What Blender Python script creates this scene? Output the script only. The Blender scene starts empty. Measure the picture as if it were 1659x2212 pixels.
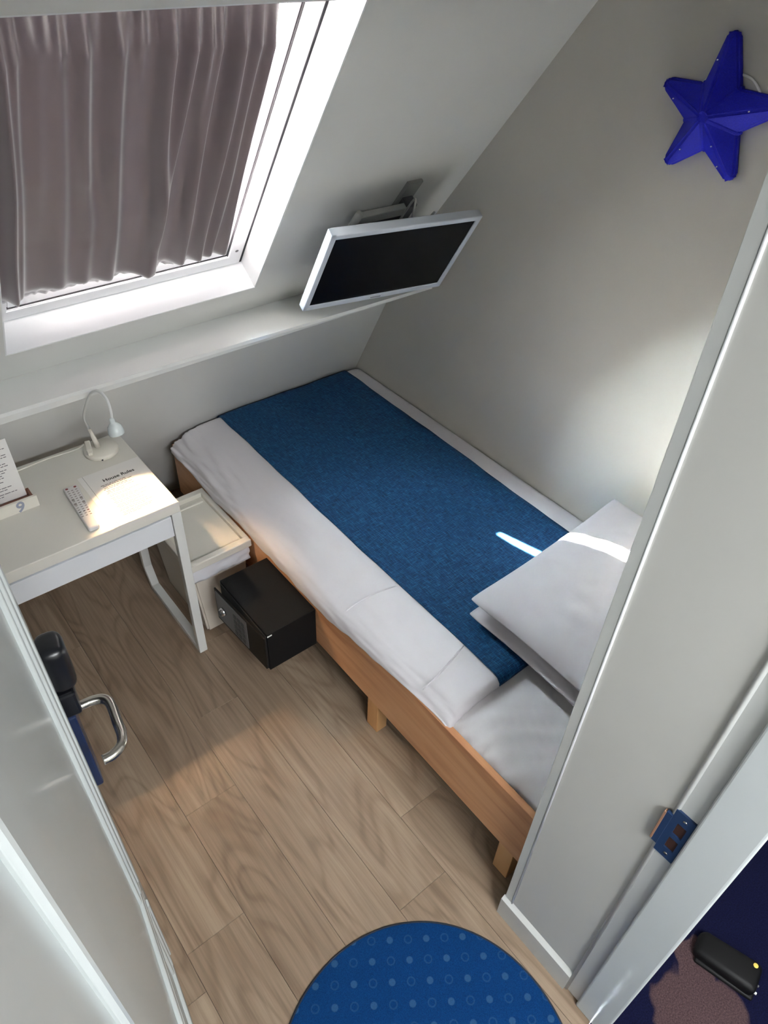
import bpy, bmesh, math, random
from mathutils import Vector, Matrix, noise
random.seed(9)
C = bpy.context.scene
col = C.collection

# ------------------------------------------------------------------ camera
CAM = Vector((-0.638962, -1.752027, 2.265823))
R = ((0.778712, -0.626317, 0.036534), (-0.389899, -0.528746, -0.753927), (0.491515, 0.572847, -0.655941))
cam = bpy.data.cameras.new('camera')
cam.sensor_fit = 'VERTICAL'; cam.sensor_height = 36.0; cam.lens = 25.44; cam.clip_start = 0.02
cam_o = bpy.data.objects.new('camera', cam); col.objects.link(cam_o)
cam_o.matrix_world = Matrix(((R[0][0], -R[1][0], -R[2][0], CAM.x), (R[0][1], -R[1][1], -R[2][1], CAM.y),
                             (R[0][2], -R[1][2], -R[2][2], CAM.z), (0, 0, 0, 1)))
C.camera = cam_o

# ------------------------------------------------------------------ sky, sun, hall lamp, exposure
wd = bpy.data.worlds.new('sky'); C.world = wd; wd.use_nodes = True
bg = wd.node_tree.nodes['Background']
bg.inputs[0].default_value = (0.86, 0.93, 1.0, 1); bg.inputs[1].default_value = 150.0
sun = bpy.data.lights.new('sun', 'SUN'); sun.energy = 420; sun.angle = 0.009; sun.color = (1.0, 0.96, 0.9)
sun_o = bpy.data.objects.new('sun', sun); col.objects.link(sun_o)
sun_o.rotation_euler = Vector((0.586, -1.08, -1.0)).to_track_quat('-Z', 'Y').to_euler()
hl = bpy.data.lights.new('hall_lamp', 'AREA'); hl.shape = 'RECTANGLE'; hl.size = 1.1; hl.size_y = 0.4; hl.energy = 54; hl.color = (0.95, 0.98, 1.0)
hl_o = bpy.data.objects.new('hall_lamp', hl); col.objects.link(hl_o); hl_o.location = (-0.30, -2.92, 2.56)
vs = C.view_settings
vs.view_transform = 'Standard'; vs.look = 'None'; vs.gamma = 1.0; vs.use_curve_mapping = False; vs.exposure = 0.95

# ------------------------------------------------------------------ material helpers
def srgb(r, g, b):
    def f(c):
        c /= 255.0
        return c / 12.92 if c <= 0.04045 else ((c + 0.055) / 1.055) ** 2.4
    return (f(r), f(g), f(b), 1)

class M:
    """a node material on the Principled shader with small helpers"""
    def __init__(s, name, colr=(200, 200, 200), rough=0.5, metal=0.0, spec=0.5, coat=0.0):
        s.m = bpy.data.materials.new(name); s.m.use_nodes = True
        s.nt = s.m.node_tree; s.p = s.nt.nodes['Principled BSDF']
        s.p.inputs['Base Color'].default_value = srgb(*colr)
        s.p.inputs['Roughness'].default_value = rough; s.p.inputs['Metallic'].default_value = metal
        s.p.inputs['Specular IOR Level'].default_value = spec
        s.p.inputs['Coat Weight'].default_value = coat; s.p.inputs['Coat Roughness'].default_value = 0.12
    def n(s, t, **kw):
        nd = s.nt.nodes.new(t)
        for k, v in kw.items(): setattr(nd, k, v)
        return nd
    def l(s, a, b): s.nt.links.new(a, b)
    def coord(s, scale=(1, 1, 1), out='Object', rot=(0, 0, 0)):
        tc = s.n('ShaderNodeTexCoord'); mp = s.n('ShaderNodeMapping')
        mp.inputs['Scale'].default_value = scale; mp.inputs['Rotation'].default_value = rot
        s.l(tc.outputs[out], mp.inputs['Vector']); return mp.outputs['Vector']
    def noise(s, vec, scale=5, detail=3, rough=0.5, dist=0.0):
        nd = s.n('ShaderNodeTexNoise'); nd.inputs['Scale'].default_value = scale; nd.inputs['Detail'].default_value = detail
        nd.inputs['Roughness'].default_value = rough; nd.inputs['Distortion'].default_value = dist
        s.l(vec, nd.inputs['Vector']); return nd.outputs['Fac']
    def ramp(s, fac, stops):
        r = s.n('ShaderNodeValToRGB'); e = r.color_ramp.elements
        while len(e) < len(stops): e.new(0.5)
        for el, (p, c) in zip(e, stops): el.position = p; el.color = srgb(*c)
        s.l(fac, r.inputs['Fac']); return r.outputs['Color']
    def mix(s, fac, a, b, mode='MIX'):
        x = s.n('ShaderNodeMix', data_type='RGBA', blend_type=mode)
        for i, v in ((0, fac), (6, a), (7, b)):
            if hasattr(v, 'is_linked') or hasattr(v, 'links'): s.l(v, x.inputs[i])
            else: x.inputs[i].default_value = v
        return x.outputs[2]
    def bump(s, h, strength=0.2, dist=0.002):
        b = s.n('ShaderNodeBump'); b.inputs['Strength'].default_value = strength; b.inputs['Distance'].default_value = dist
        s.l(h, b.inputs['Height']); s.l(b.outputs['Normal'], s.p.inputs['Normal']); return s
    def base(s, c): s.l(c, s.p.inputs['Base Color']); return s

def paint(name, c, rough=0.45, bump=0.06, scale=140):
    m = M(name, c, rough)
    v = m.coord(); f = m.noise(v, scale, 4, 0.6); m.bump(f, bump, 0.001)
    big = m.noise(v, 2.2, 3)
    a = tuple(int(x * 0.97) for x in c)
    m.base(m.ramp(big, [(0.3, a), (0.7, c)])); return m.m

def wood_floor():
    m = M('oak_vinyl', (150, 128, 110), 0.42)
    tc = m.n('ShaderNodeTexCoord'); oi = m.n('ShaderNodeObjectInfo')
    off = m.n('ShaderNodeVectorMath', operation='SCALE'); off.inputs[0].default_value = (7.3, 13.7, 3.1)
    m.l(oi.outputs['Random'], off.inputs['Scale'])
    add = m.n('ShaderNodeVectorMath', operation='ADD'); m.l(tc.outputs['Object'], add.inputs[0]); m.l(off.outputs[0], add.inputs[1])
    def mp(sc):
        q = m.n('ShaderNodeMapping'); q.inputs['Scale'].default_value = sc; m.l(add.outputs[0], q.inputs['Vector']); return q.outputs['Vector']
    # cathedral figure: rings from a warped, stretched field
    w = m.noise(mp((3.4, 0.75, 1)), 1.5, 2, 0.4, 1.1)
    mul = m.n('ShaderNodeMath', operation='MULTIPLY'); mul.inputs[1].default_value = 60.0; m.l(w, mul.inputs[0])
    sn = m.n('ShaderNodeMath', operation='SINE'); m.l(mul.outputs[0], sn.inputs[0])
    ma = m.n('ShaderNodeMapRange'); ma.inputs['From Min'].default_value = -1; ma.inputs['From Max'].default_value = 1; m.l(sn.outputs[0], ma.inputs['Value'])
    fine = m.noise(mp((95, 2.6, 1)), 1.0, 4, 0.65)
    streak = m.noise(mp((16, 0.9, 1)), 1.0, 4, 0.6)
    c1 = m.ramp(streak, [(0.22, (112, 94, 77)), (0.5, (144, 125, 106)), (0.78, (174, 157, 137))])
    c2 = m.ramp(ma.outputs[0], [(0.0, (128, 107, 88)), (0.25, (152, 133, 114)), (1.0, (166, 147, 127))])
    c = m.mix(0.45, c1, c2)
    c3 = m.ramp(fine, [(0.3, (178, 170, 164)), (0.62, (255, 255, 255))])
    c = m.mix(0.5, c, c3, 'MULTIPLY')
    tone = m.ramp(oi.outputs['Random'], [(0.0, (232, 228, 224)), (1.0, (255, 254, 252))])
    m.base(m.mix(1.0, c, tone, 'MULTIPLY'))
    m.bump(fine, 0.12, 0.0006); return m.m

def plywood(name, c0, c1, c2, axis=1):
    m = M(name, c1, 0.38)
    sc = [20, 20, 20]; sc[axis] = 1.1
    v = m.coord(tuple(sc)); f = m.noise(v, 1.0, 5, 0.6, 0.5)
    sc2 = [3.4, 3.4, 6.0]; sc2[axis] = 0.8
    g = m.noise(m.coord(tuple(sc2)), 1.7, 3, 0.5, 1.6)
    a = m.ramp(f, [(0.25, c0), (0.5, c1), (0.8, c2)]); b = m.ramp(g, [(0.32, c0), (0.46, c1), (0.7, c2)])
    m.base(m.mix(0.5, a, b)); m.bump(f, 0.08, 0.0006); return m.m

def cotton(name, c, weave=900):
    m = M(name, c, 0.9, spec=0.2)
    v = m.coord((1, 1, 1)); f = m.noise(v, weave, 2, 0.5)
    big = m.noise(v, 9, 4, 0.55)
    ad = m.n('ShaderNodeMath', operation='MULTIPLY_ADD'); ad.inputs[1].default_value = 0.03; m.l(f, ad.inputs[0]); m.l(big, ad.inputs[2])
    m.bump(ad.outputs[0], 0.25, 0.006); m.p.inputs['Sheen Weight'].default_value = 0.15; return m.m

def runner_cloth():
    m = M('teal_weave', (20, 78, 124), 0.82, spec=0.3)
    a = m.noise(m.coord((420, 34, 60)), 1.0, 3, 0.65); b = m.noise(m.coord((40, 520, 60)), 1.0, 3, 0.65)
    mx = m.mix(0.5, m.ramp(a, [(0.36, (2, 20, 46)), (0.54, (6, 56, 98)), (0.74, (38, 110, 150))]),
               m.ramp(b, [(0.34, (2, 24, 52)), (0.54, (6, 58, 99)), (0.74, (46, 118, 155))]))
    m.base(mx); m.bump(a, 0.5, 0.0015); return m.m

def curtain_cloth():
    m = M('mauve_curtain', (118, 105, 109), 0.36, spec=0.7)
    f = m.noise(m.coord((1, 1, 1)), 700, 2); m.bump(f, 0.1, 0.0008)
    m.p.inputs['Sheen Weight'].default_value = 0.7; m.p.inputs['Sheen Roughness'].default_value = 0.35
    tr = m.n('ShaderNodeBsdfTranslucent'); tr.inputs[0].default_value = srgb(150, 132, 132)
    mx = m.n('ShaderNodeMixShader'); mx.inputs[0].default_value = 0.006
    m.l(m.p.outputs[0], mx.inputs[1]); m.l(tr.outputs[0], mx.inputs[2])
    m.l(mx.outputs[0], m.nt.nodes['Material Output'].inputs['Surface']); return m.m

def glass():
    m = M('window_glass')
    t = m.n('ShaderNodeBsdfTransparent'); t.inputs[0].default_value = (0.93, 0.96, 0.95, 1)
    g = m.n('ShaderNodeBsdfGlossy'); g.inputs['Roughness'].default_value = 0.02
    fr = m.n('ShaderNodeFresnel'); fr.inputs[0].default_value = 1.45
    mx = m.n('ShaderNodeMixShader'); m.l(fr.outputs[0], mx.inputs[0]); m.l(t.outputs[0], mx.inputs[1]); m.l(g.outputs[0], mx.inputs[2])
    m.l(mx.outputs[0], m.nt.nodes['Material Output'].inputs['Surface']); return m.m

def rug_mat():
    """blue pile printed with rows of faint dots and rings"""
    m = M('rug_blue', (16, 92, 150), 0.9, spec=0.15)
    tc = m.n('ShaderNodeTexCoord'); mp = m.n('ShaderNodeMapping'); mp.inputs['Scale'].default_value = (1 / 0.052,) * 3
    mp.inputs['Rotation'].default_value = (0, 0, 0.62); m.l(tc.outputs['Object'], mp.inputs['Vector'])
    fr = m.n('ShaderNodeVectorMath', operation='FRACTION'); m.l(mp.outputs[0], fr.inputs[0])
    fl = m.n('ShaderNodeVectorMath', operation='FLOOR'); m.l(mp.outputs[0], fl.inputs[0])
    sp = m.n('ShaderNodeSeparateXYZ'); m.l(fl.outputs[0], sp.inputs[0])
    ad = m.n('ShaderNodeMath', operation='ADD'); m.l(sp.outputs[0], ad.inputs[0]); m.l(sp.outputs[1], ad.inputs[1])
    md = m.n('ShaderNodeMath', operation='FLOORED_MODULO'); md.inputs[1].default_value = 2; m.l(ad.outputs[0], md.inputs[0])
    cx = m.n('ShaderNodeVectorMath', operation='SUBTRACT'); cx.inputs[1].default_value = (0.5, 0.5, 0); m.l(fr.outputs[0], cx.inputs[0])
    s2 = m.n('ShaderNodeSeparateXYZ'); m.l(cx.outputs[0], s2.inputs[0]); cb = m.n('ShaderNodeCombineXYZ')
    m.l(s2.outputs[0], cb.inputs[0]); m.l(s2.outputs[1], cb.inputs[1])
    ln = m.n('ShaderNodeVectorMath', operation='LENGTH'); m.l(cb.outputs[0], ln.inputs[0])
    dot = m.n('ShaderNodeMapRange'); dot.inputs['From Min'].default_value = 0.20; dot.inputs['From Max'].default_value = 0.15; m.l(ln.outputs['Value'], dot.inputs['Value'])
    sb = m.n('ShaderNodeMath', operation='SUBTRACT'); sb.inputs[1].default_value = 0.19; m.l(ln.outputs['Value'], sb.inputs[0])
    ab = m.n('ShaderNodeMath', operation='ABSOLUTE'); m.l(sb.outputs[0], ab.inputs[0])
    ring = m.n('ShaderNodeMapRange'); ring.inputs['From Min'].default_value = 0.055; ring.inputs['From Max'].default_value = 0.02
    ring.inputs['To Max'].default_value = 0.45; m.l(ab.outputs[0], ring.inputs['Value'])
    sel = m.n('ShaderNodeMix', data_type='FLOAT'); m.l(md.outputs[0], sel.inputs[0]); m.l(dot.outputs[0], sel.inputs[2]); m.l(ring.outputs[0], sel.inputs[3])
    fine = m.noise(m.coord(), 420, 3, 0.7)
    basec = m.ramp(fine, [(0.3, (1, 36, 80)), (0.7, (3, 56, 108))])
    k = m.n('ShaderNodeMath', operation='MULTIPLY'); k.inputs[1].default_value = 0.11; m.l(sel.outputs[0], k.inputs[0])
    m.base(m.mix(k.outputs[0], basec, srgb(120, 170, 195))); m.bump(fine, 0.6, 0.002); return m.m

def carpet_mat():
    m = M('hall_carpet', (24, 26, 58), 0.95, spec=0.1)
    f = m.noise(m.coord(), 260, 4, 0.7); big = m.noise(m.coord((1, 1, 1)), 4.2, 1, 0.4, 0.3)
    a = m.ramp(f, [(0.3, (6, 7, 27)), (0.7, (22, 25, 58))]); b = m.ramp(f, [(0.3, (52, 38, 42)), (0.7, (98, 78, 80))])
    tc = m.n('ShaderNodeTexCoord'); wn = m.n('ShaderNodeTexNoise'); wn.inputs['Scale'].default_value = 9; m.l(tc.outputs['Object'], wn.inputs['Vector'])
    wv = m.n('ShaderNodeVectorMath', operation='MULTIPLY_ADD'); wv.inputs[1].default_value = (.16, .16, 0); m.l(wn.outputs['Color'], wv.inputs[0]); m.l(tc.outputs['Object'], wv.inputs[2])
    last = None                       # a few soft edged blotches woven into the blue
    for (px, py, pr) in ((0.46, -1.87, .115), (0.565, -1.785, .06), (0.40, -1.98, .08), (1.35, -2.3, .14), (0.2, -2.7, .12), (-0.9, -2.4, .13), (1.9, -1.9, .11)):
        dn = m.n('ShaderNodeVectorMath', operation='DISTANCE'); dn.inputs[1].default_value = (px + .08, py + .08, 0); m.l(wv.outputs[0], dn.inputs[0])
        dd = m.n('ShaderNodeMath', operation='DIVIDE'); dd.inputs[1].default_value = pr; m.l(dn.outputs['Value'], dd.inputs[0])
        if last:
            mn = m.n('ShaderNodeMath', operation='MINIMUM'); m.l(last, mn.inputs[0]); m.l(dd.outputs[0], mn.inputs[1]); last = mn.outputs[0]
        else: last = dd.outputs[0]
    st = m.n('ShaderNodeMapRange'); st.inputs['From Min'].default_value = 1.06; st.inputs['From Max'].default_value = 0.94; m.l(last, st.inputs['Value'])
    m.base(m.mix(st.outputs[0], a, b)); m.bump(f, 0.8, 0.004); return m.m

def speckled(name, c0, c1, scale, rough=0.9):
    m = M(name, c0, rough, spec=0.22); f = m.noise(m.coord(), scale, 3, 0.7)
    m.base(m.ramp(f, [(0.35, c0), (0.7, c1)])); m.bump(f, 0.5, 0.003); return m.m

def steel(name, c=(200, 198, 194), rough=0.25):
    m = M(name, c, rough, 1.0); f = m.noise(m.coord((3, 60, 3)), 30, 2); m.bump(f, 0.04, 0.0005); return m.m

MAT = dict(
    wall=paint('wall_paint', (198, 197, 192), 0.55), slope=paint('slope_paint', (222, 222, 219), 0.38), wallr=paint('wall_plaster', (206, 202, 194), 0.6),
    gloss=paint('white_gloss', (232, 233, 231), 0.16, 0.03, 60), trim=paint('trim_gloss', (200, 202, 199), 0.36, 0.03, 60), jamb=paint('jamb_gloss', (204, 209, 210), 0.55, 0.03, 60),
    frame=paint('window_white', (240, 241, 243), 0.3, 0.02), door=paint('door_gloss', (190, 195, 194), 0.24, 0.04, 50),
    ceil=paint('ceiling_white', (225, 225, 222), 0.7), floor=wood_floor(), oak=plywood('beech_ply', (164, 108, 72), (204, 150, 108), (220, 174, 132)),
    legw=plywood('pine_leg', (184, 134, 84), (208, 160, 108), (222, 180, 130), 2),
    duvet=cotton('duvet_cotton', (216, 212, 216)), sheet=cotton('sheet_cotton', (214, 210, 212)), pillow=cotton('pillow_cotton', (197, 193, 198)),
    runner=runner_cloth(), curtain=curtain_cloth(), glass=glass(), rug=rug_mat(), carpet=carpet_mat(),
    desk=paint('desk_white', (222, 219, 211), 0.32, 0.02), drawer=paint('drawer_white', (226, 229, 235), 0.3, 0.02), metalw=paint('powder_white', (220, 221, 219), 0.35, 0.04, 300),
    bin=paint('bin_plastic', (224, 220, 210), 0.38, 0.05, 60), binb=paint('bin_body', (216, 208, 196), 0.42, 0.05, 60),
    black=speckled('safe_black', (7, 7, 8), (13, 13, 15), 500, 0.7), door_black=speckled('safe_door', (22, 20, 17), (32, 30, 26), 500, 0.5),
    grey=paint('panel_grey', (104, 104, 106), 0.42, 0.04), dgrey=paint('key_grey', (72, 73, 76), 0.5, 0.02), chrome=steel('chrome', (225, 225, 228), 0.12), steel=steel('steel', (205, 200, 192), 0.22),
    bracket=paint('bracket_grey', (140, 140, 138), 0.35, 0.05), bracketd=paint('bracket_dark', (70, 70, 74), 0.4, 0.05),
    tvw=paint('tv_white', (206, 212, 222), 0.3, 0.02), screen=M('screen_black', (6, 5, 7), 0.3, spec=0.12).m, lampw=paint('lamp_white', (226, 221, 210), 0.32, 0.02),
    lampb=paint('lamp_head', (214, 222, 222), 0.25, 0.02), paper=paint('paper', (236, 233, 230), 0.6, 0.03), ink=paint('ink', (52, 44, 40), 0.7, 0.0), ink9=paint('ink_grey', (104, 100, 102), 0.7, 0.0), inkl=paint('ink_soft', (30, 26, 24), 0.7, 0.0),
    wn=plywood('holder_groove', (88, 46, 34), (120, 72, 56), (150, 100, 80), 0), nine=paint('numeral_grey', (148, 152, 170), 0.5, 0.0),
    remote=paint('remote_white', (216, 214, 214), 0.4, 0.03), red=paint('red_button', (128, 52, 56), 0.5, 0.0), btn=paint('button_grey', (140, 132, 130), 0.5, 0.0),
    star=speckled('star_blue', (8, 13, 145), (13, 20, 166), 260, 0.62), white=paint('plain_white', (235, 235, 232), 0.4, 0.0), plate=paint('plate_blue', (38, 58, 92), 0.3, 0.03),
    hole=paint('bolt_hole', (58, 28, 18), 0.8, 0.0), lockb=paint('lock_navy', (30, 42, 72), 0.28, 0.02), lockk=paint('lock_black', (14, 15, 20), 0.32, 0.02),
    vent=paint('vent_slat', (112, 96, 92), 0.5, 0.03), dark=paint('dark_gap', (20, 18, 18), 0.9, 0.0), rubber=M('black_rubber', (10, 10, 12), 0.55, spec=0.25).m, yellow=paint('yellow_spot', (214, 190, 90), 0.5, 0.0),
    gap_shade=paint('gap_shade_grey', (38, 38, 42), 0.7, 0.0), tan=paint('tan_edge', (160, 120, 96), 0.5, 0.0), bag=cotton('liner_film', (218, 218, 224), 300), rugedge=paint('rug_edge', (34, 44, 58), 0.9, 0.1))

lens = M('lamp_lens', (255, 240, 214)); lens.p.inputs['Emission Color'].default_value = (1, 0.82, 0.58, 1); lens.p.inputs['Emission Strength'].default_value = 12
MAT['lens'] = lens.m

# ------------------------------------------------------------------ geometry helpers
def origin(p):
    v = Vector((0, 0, 0))
    while p: v += p.location; p = p.parent
    return v

def obj(name, bm, mat, parent=None, local=False, smooth=False):
    me = bpy.data.meshes.new(name)
    bm.normal_update()
    if isinstance(bm, bmesh.types.BMesh): bm.to_mesh(me); bm.free()
    if parent and not local: me.transform(Matrix.Translation(-origin(parent)))
    if smooth:
        for p in me.polygons: p.use_smooth = True
    for mm in (mat if isinstance(mat, (list, tuple)) else [mat]): me.materials.append(mm)
    o = bpy.data.objects.new(name, me); col.objects.link(o)
    if parent: o.parent = parent
    return o

def tag(o, label=None, cat=None, group=None, kind=None):
    if label: o['label'] = label
    if cat: o['category'] = cat
    if group: o['group'] = group
    if kind: o['kind'] = kind
    return o

def thing(name, label, cat, loc=(0, 0, 0), group=None, kind=None):
    o = bpy.data.objects.new(name, None); col.objects.link(o); o.location = loc; o.empty_display_size = 0.05
    return tag(o, label, cat, group, kind)

def struct(name, bm, mat, label=None, parent=None, **k):
    o = obj(name, bm, mat, parent, **k)
    if not parent: tag(o, label, None, None, 'structure')
    return o

def merge(bm, src):
    me = bpy.data.meshes.new('t'); src.to_mesh(me); bm.from_mesh(me); bpy.data.meshes.remove(me); src.free(); return bm

def box(bm, x0, x1, y0, y1, z0, z1, bev=0.0, seg=2, mat=None):
    t = bmesh.new(); bmesh.ops.create_cube(t, size=1)
    for v in t.verts:
        v.co = Vector(((x0 + x1) / 2 + v.co.x * (x1 - x0), (y0 + y1) / 2 + v.co.y * (y1 - y0), (z0 + z1) / 2 + v.co.z * (z1 - z0)))
    if bev: bmesh.ops.bevel(t, geom=t.edges[:], offset=bev, segments=seg, affect='EDGES', profile=0.5)
    if mat is not None: t.transform(mat)
    return merge(bm, t)

def B(*a, **k): return box(bmesh.new(), *a, **k)

def prism(bm, pts, vec):
    """extrude the closed loop pts by vec"""
    a = [bm.verts.new(Vector(p)) for p in pts]; b = [bm.verts.new(Vector(p) + Vector(vec)) for p in pts]
    bm.faces.new(a); bm.faces.new(b[::-1]); n = len(a)
    for i in range(n): bm.faces.new((a[(i + 1) % n], a[i], b[i], b[(i + 1) % n]))
    bmesh.ops.recalc_face_normals(bm, faces=bm.faces[:]); return bm

def lathe(bm, prof, n=32, axis=Matrix.Identity(4)):
    """turn (radius, height) pairs round local z"""
    rings = []
    for r, z in prof:
        rings.append([bm.verts.new(axis @ Vector((max(r, 1e-5) * math.cos(2 * math.pi * i / n), max(r, 1e-5) * math.sin(2 * math.pi * i / n), z))) for i in range(n)])
    for a, b in zip(rings, rings[1:]):
        for i in range(n): bm.faces.new((a[i], a[(i + 1) % n], b[(i + 1) % n], b[i]))
    bm.faces.new(rings[0][::-1]); bm.faces.new(rings[-1])
    bmesh.ops.recalc_face_normals(bm, faces=bm.faces[:]); return bm

def tube(bm, pts, rad, n=12):
    pts = [Vector(p) for p in pts]; rings = []
    rr = rad if isinstance(rad, (list, tuple)) else [rad] * len(pts)
    up = Vector((0.123, 0.31, 0.94))
    for i, p in enumerate(pts):
        t = (pts[min(i + 1, len(pts) - 1)] - pts[max(i - 1, 0)]).normalized()
        u = up - t * up.dot(t)
        if u.length < 1e-4: u = t.orthogonal()
        u.normalize(); up = u; w = t.cross(u)
        rings.append([bm.verts.new(p + (u * math.cos(2 * math.pi * k / n) + w * math.sin(2 * math.pi * k / n)) * rr[i]) for k in range(n)])
    for a, b in zip(rings, rings[1:]):
        for k in range(n): bm.faces.new((a[k], a[(k + 1) % n], b[(k + 1) % n], b[k]))
    bm.faces.new(rings[0][::-1]); bm.faces.new(rings[-1])
    bmesh.ops.recalc_face_normals(bm, faces=bm.faces[:]); return bm

def spline(P, n=8):
    P = [Vector(p) for p in P]; out = []
    for i in range(len(P) - 1):
        a, b, c, d = P[max(i - 1, 0)], P[i], P[i + 1], P[min(i + 2, len(P) - 1)]
        for k in range(n):
            t = k / n
            out.append(0.5 * (2 * b + (c - a) * t + (2 * a - 5 * b + 4 * c - d) * t * t + (-a + 3 * b - 3 * c + d) * t ** 3))
    return out + [P[-1]]

def grid(bm, rows):
    V = [[bm.verts.new(p) for p in r] for r in rows]
    for a, b in zip(V, V[1:]):
        for i in range(len(a) - 1): bm.faces.new((a[i], a[i + 1], b[i + 1], b[i]))
    return V

def text_bm(s, size, depth=0.0004, shear=0.0):
    cu = bpy.data.curves.new('t', 'FONT'); cu.body = s; cu.size = size; cu.extrude = depth; cu.align_x = 'CENTER'; cu.shear = shear; cu.offset = size * 0.02
    o = bpy.data.objects.new('t', cu); col.objects.link(o)
    dg = bpy.context.evaluated_depsgraph_get(); me = bpy.data.meshes.new_from_object(o.evaluated_get(dg))
    bm = bmesh.new(); bm.from_mesh(me); bpy.data.meshes.remove(me); bpy.data.objects.remove(o); bpy.data.curves.remove(cu); return bm

# slope coordinates: s runs up the sloping roof wall, d goes outward through it
TS, NS = Vector((0, -0.6151, 0.7885)), Vector((0, 0.7885, 0.6151))
def SP(x, s, d): return Vector((x, 1.292, 0)) + TS * s + NS * d
def sbox(bm, x0, x1, s0, s1, d0, d1, bev=0.0, skew=(0, 0)):
    """box laid in the slope; skew shifts the left and right x per metre of s"""
    t = bmesh.new(); bmesh.ops.create_cube(t, size=1)
    for v in t.verts:
        s = s0 if v.co.y < 0 else s1; sk = (s - S0)
        x = (x0 + skew[0] * sk) if v.co.x < 0 else (x1 + skew[1] * sk)
        v.co = SP(x, s, d0 if v.co.z < 0 else d1)
    bmesh.ops.recalc_face_normals(t, faces=t.faces[:])
    if bev: bmesh.ops.bevel(t, geom=t.edges[:], offset=bev, segments=2, affect='EDGES')
    return merge(bm, t)

# ------------------------------------------------------------------ the room shell
XL, XR, YB = -0.80, 1.25, -1.37          # left wall, right wall, back wall (room face)
S0, S1 = 1.521, 2.649                    # skylight opening along the slope
WL, WR, SK = -0.29, 0.54, -0.062         # its left and right sides; the sides lean a little
def sx(x, s): return x + SK * (s - S0)

fl = thing('floor', 'wood look floor of long brown grey planks', None, (0, 0, 0), None, 'structure')
struct('subfloor', B(XL - .1, XR + .1, -1.71, 1.05, -0.06, -0.006), MAT['dark'], parent=fl)
edges = [-0.917, -0.737, -0.557, -0.377, -0.197, -0.017, 0.163, 0.343, 0.523, 0.703, 0.883, 1.063, 1.243]
joint = [0.1, 0.2, -0.91, -0.55, -0.255, -1.185, -0.972, -0.5, -0.2, 0.1, -0.7, -0.3]
PL = 1.22
pm = {}
for (x0, x1, j) in zip(edges, edges[1:], joint):
    ys = [j + k * PL for k in range(-2, 3)]
    for y0 in ys:
        a, b = max(y0, -1.71), min(y0 + PL, 1.0); xa, xb = max(x0, XL), min(x1, XR)
        if b - a < 0.02: continue
        key = (round(xb - xa, 3), round(b - a, 3))
        if key not in pm:
            t = B(-(xb - xa) / 2 + .00045, (xb - xa) / 2 - .00045, -(b - a) / 2 + .0004, (b - a) / 2 - .0004, -0.008, 0.0, bev=0.0004, seg=1)
            o = obj('plank', t, MAT['floor'], fl, local=True); pm[key] = o.data
        else:
            o = bpy.data.objects.new('plank', pm[key]); col.objects.link(o); o.parent = fl
        o.location = ((xa + xb) / 2, (a + b) / 2, 0)

# sloping window wall: four slabs round the opening, lower slope below the shelf, top strip
sl = bmesh.new()
STOP = 3.22
T = 0.16
sbox(sl, XL - .1, WL, 1.36, STOP, 0, T); sbox(sl, WL - .001, XR + .1, 1.36, S0, 0, T)
sbox(sl, WL - .001, XR + .1, S1, STOP, 0, T)
sbox(sl, WR, XR + .1, S0 - .001, S1 + .001, 0, T, skew=(SK, 0))
struct('wall_far', sl, MAT['slope'], 'white sloping attic wall holding the skylight')
lw = bmesh.new()
prism(lw, [(XL - .1, 0.994, -0.06), (XL - .1, 0.994 - .54 * 1.055, 1.055), (XL - .1, 0.60, 1.055), (XL - .1, 1.3, -0.06)], (XR - XL + .2, 0, 0))
struct('wall_knee', lw, MAT['slope'], 'white steep lower wall under the shelf')
struct('wall_right', B(XR, XR + .1, -2.0, 1.3, -0.06, 2.6), MAT['wallr'], 'plain off white wall beside the bed')
struct('wall_left', B(XL - .1, XL, -1.74, 1.3, -0.06, 2.6), MAT['wall'], 'left wall behind the open door')
struct('ceiling', B(XL - .1, XR + .1, -1.74, 0.3, 2.5, 2.6), MAT['ceil'], 'white ceiling of the little room')
bw = bmesh.new()
box(bw, 0.22, XR + .05, -1.745, YB, -0.06, 2.55); box(bw, XL - .05, -0.72, -1.745, YB - .02, -0.06, 2.55); box(bw, -0.73, 0.23, -1.745, YB, 2.36, 2.55)
struct('wall_back', bw, MAT['wall'], 'thick wall round the doorway with a smooth white reveal')
# hall
hf = struct('floor_hall', B(-2.0, 2.6, -3.4, -1.712, -0.06, 0.0), MAT['carpet'], 'dark blue hall carpet with purple brown blotches')
hw = bmesh.new(); box(hw, -2.1, 2.7, -3.5, -3.4, -.06, 2.7); box(hw, -2.1, -2.0, -3.4, -1.7, -.06, 2.7); box(hw, 2.6, 2.7, -3.4, -1.7, -.06, 2.7)
box(hw, -2.1, XL - .04, -1.745, -1.66, -.06, 2.7); box(hw, XR + .04, 2.7, -1.745, -1.66, -.06, 2.7); box(hw, XL - .05, XR + .05, -1.745, -1.70, 2.5, 2.7)
struct('wall_hall', hw, MAT['wall'], 'plain walls of the hall outside the door')
struct('ceiling_hall', B(-2.1, 2.7, -3.5, -1.66, 2.62, 2.72), MAT['ceil'], 'white ceiling of the hall')

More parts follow.
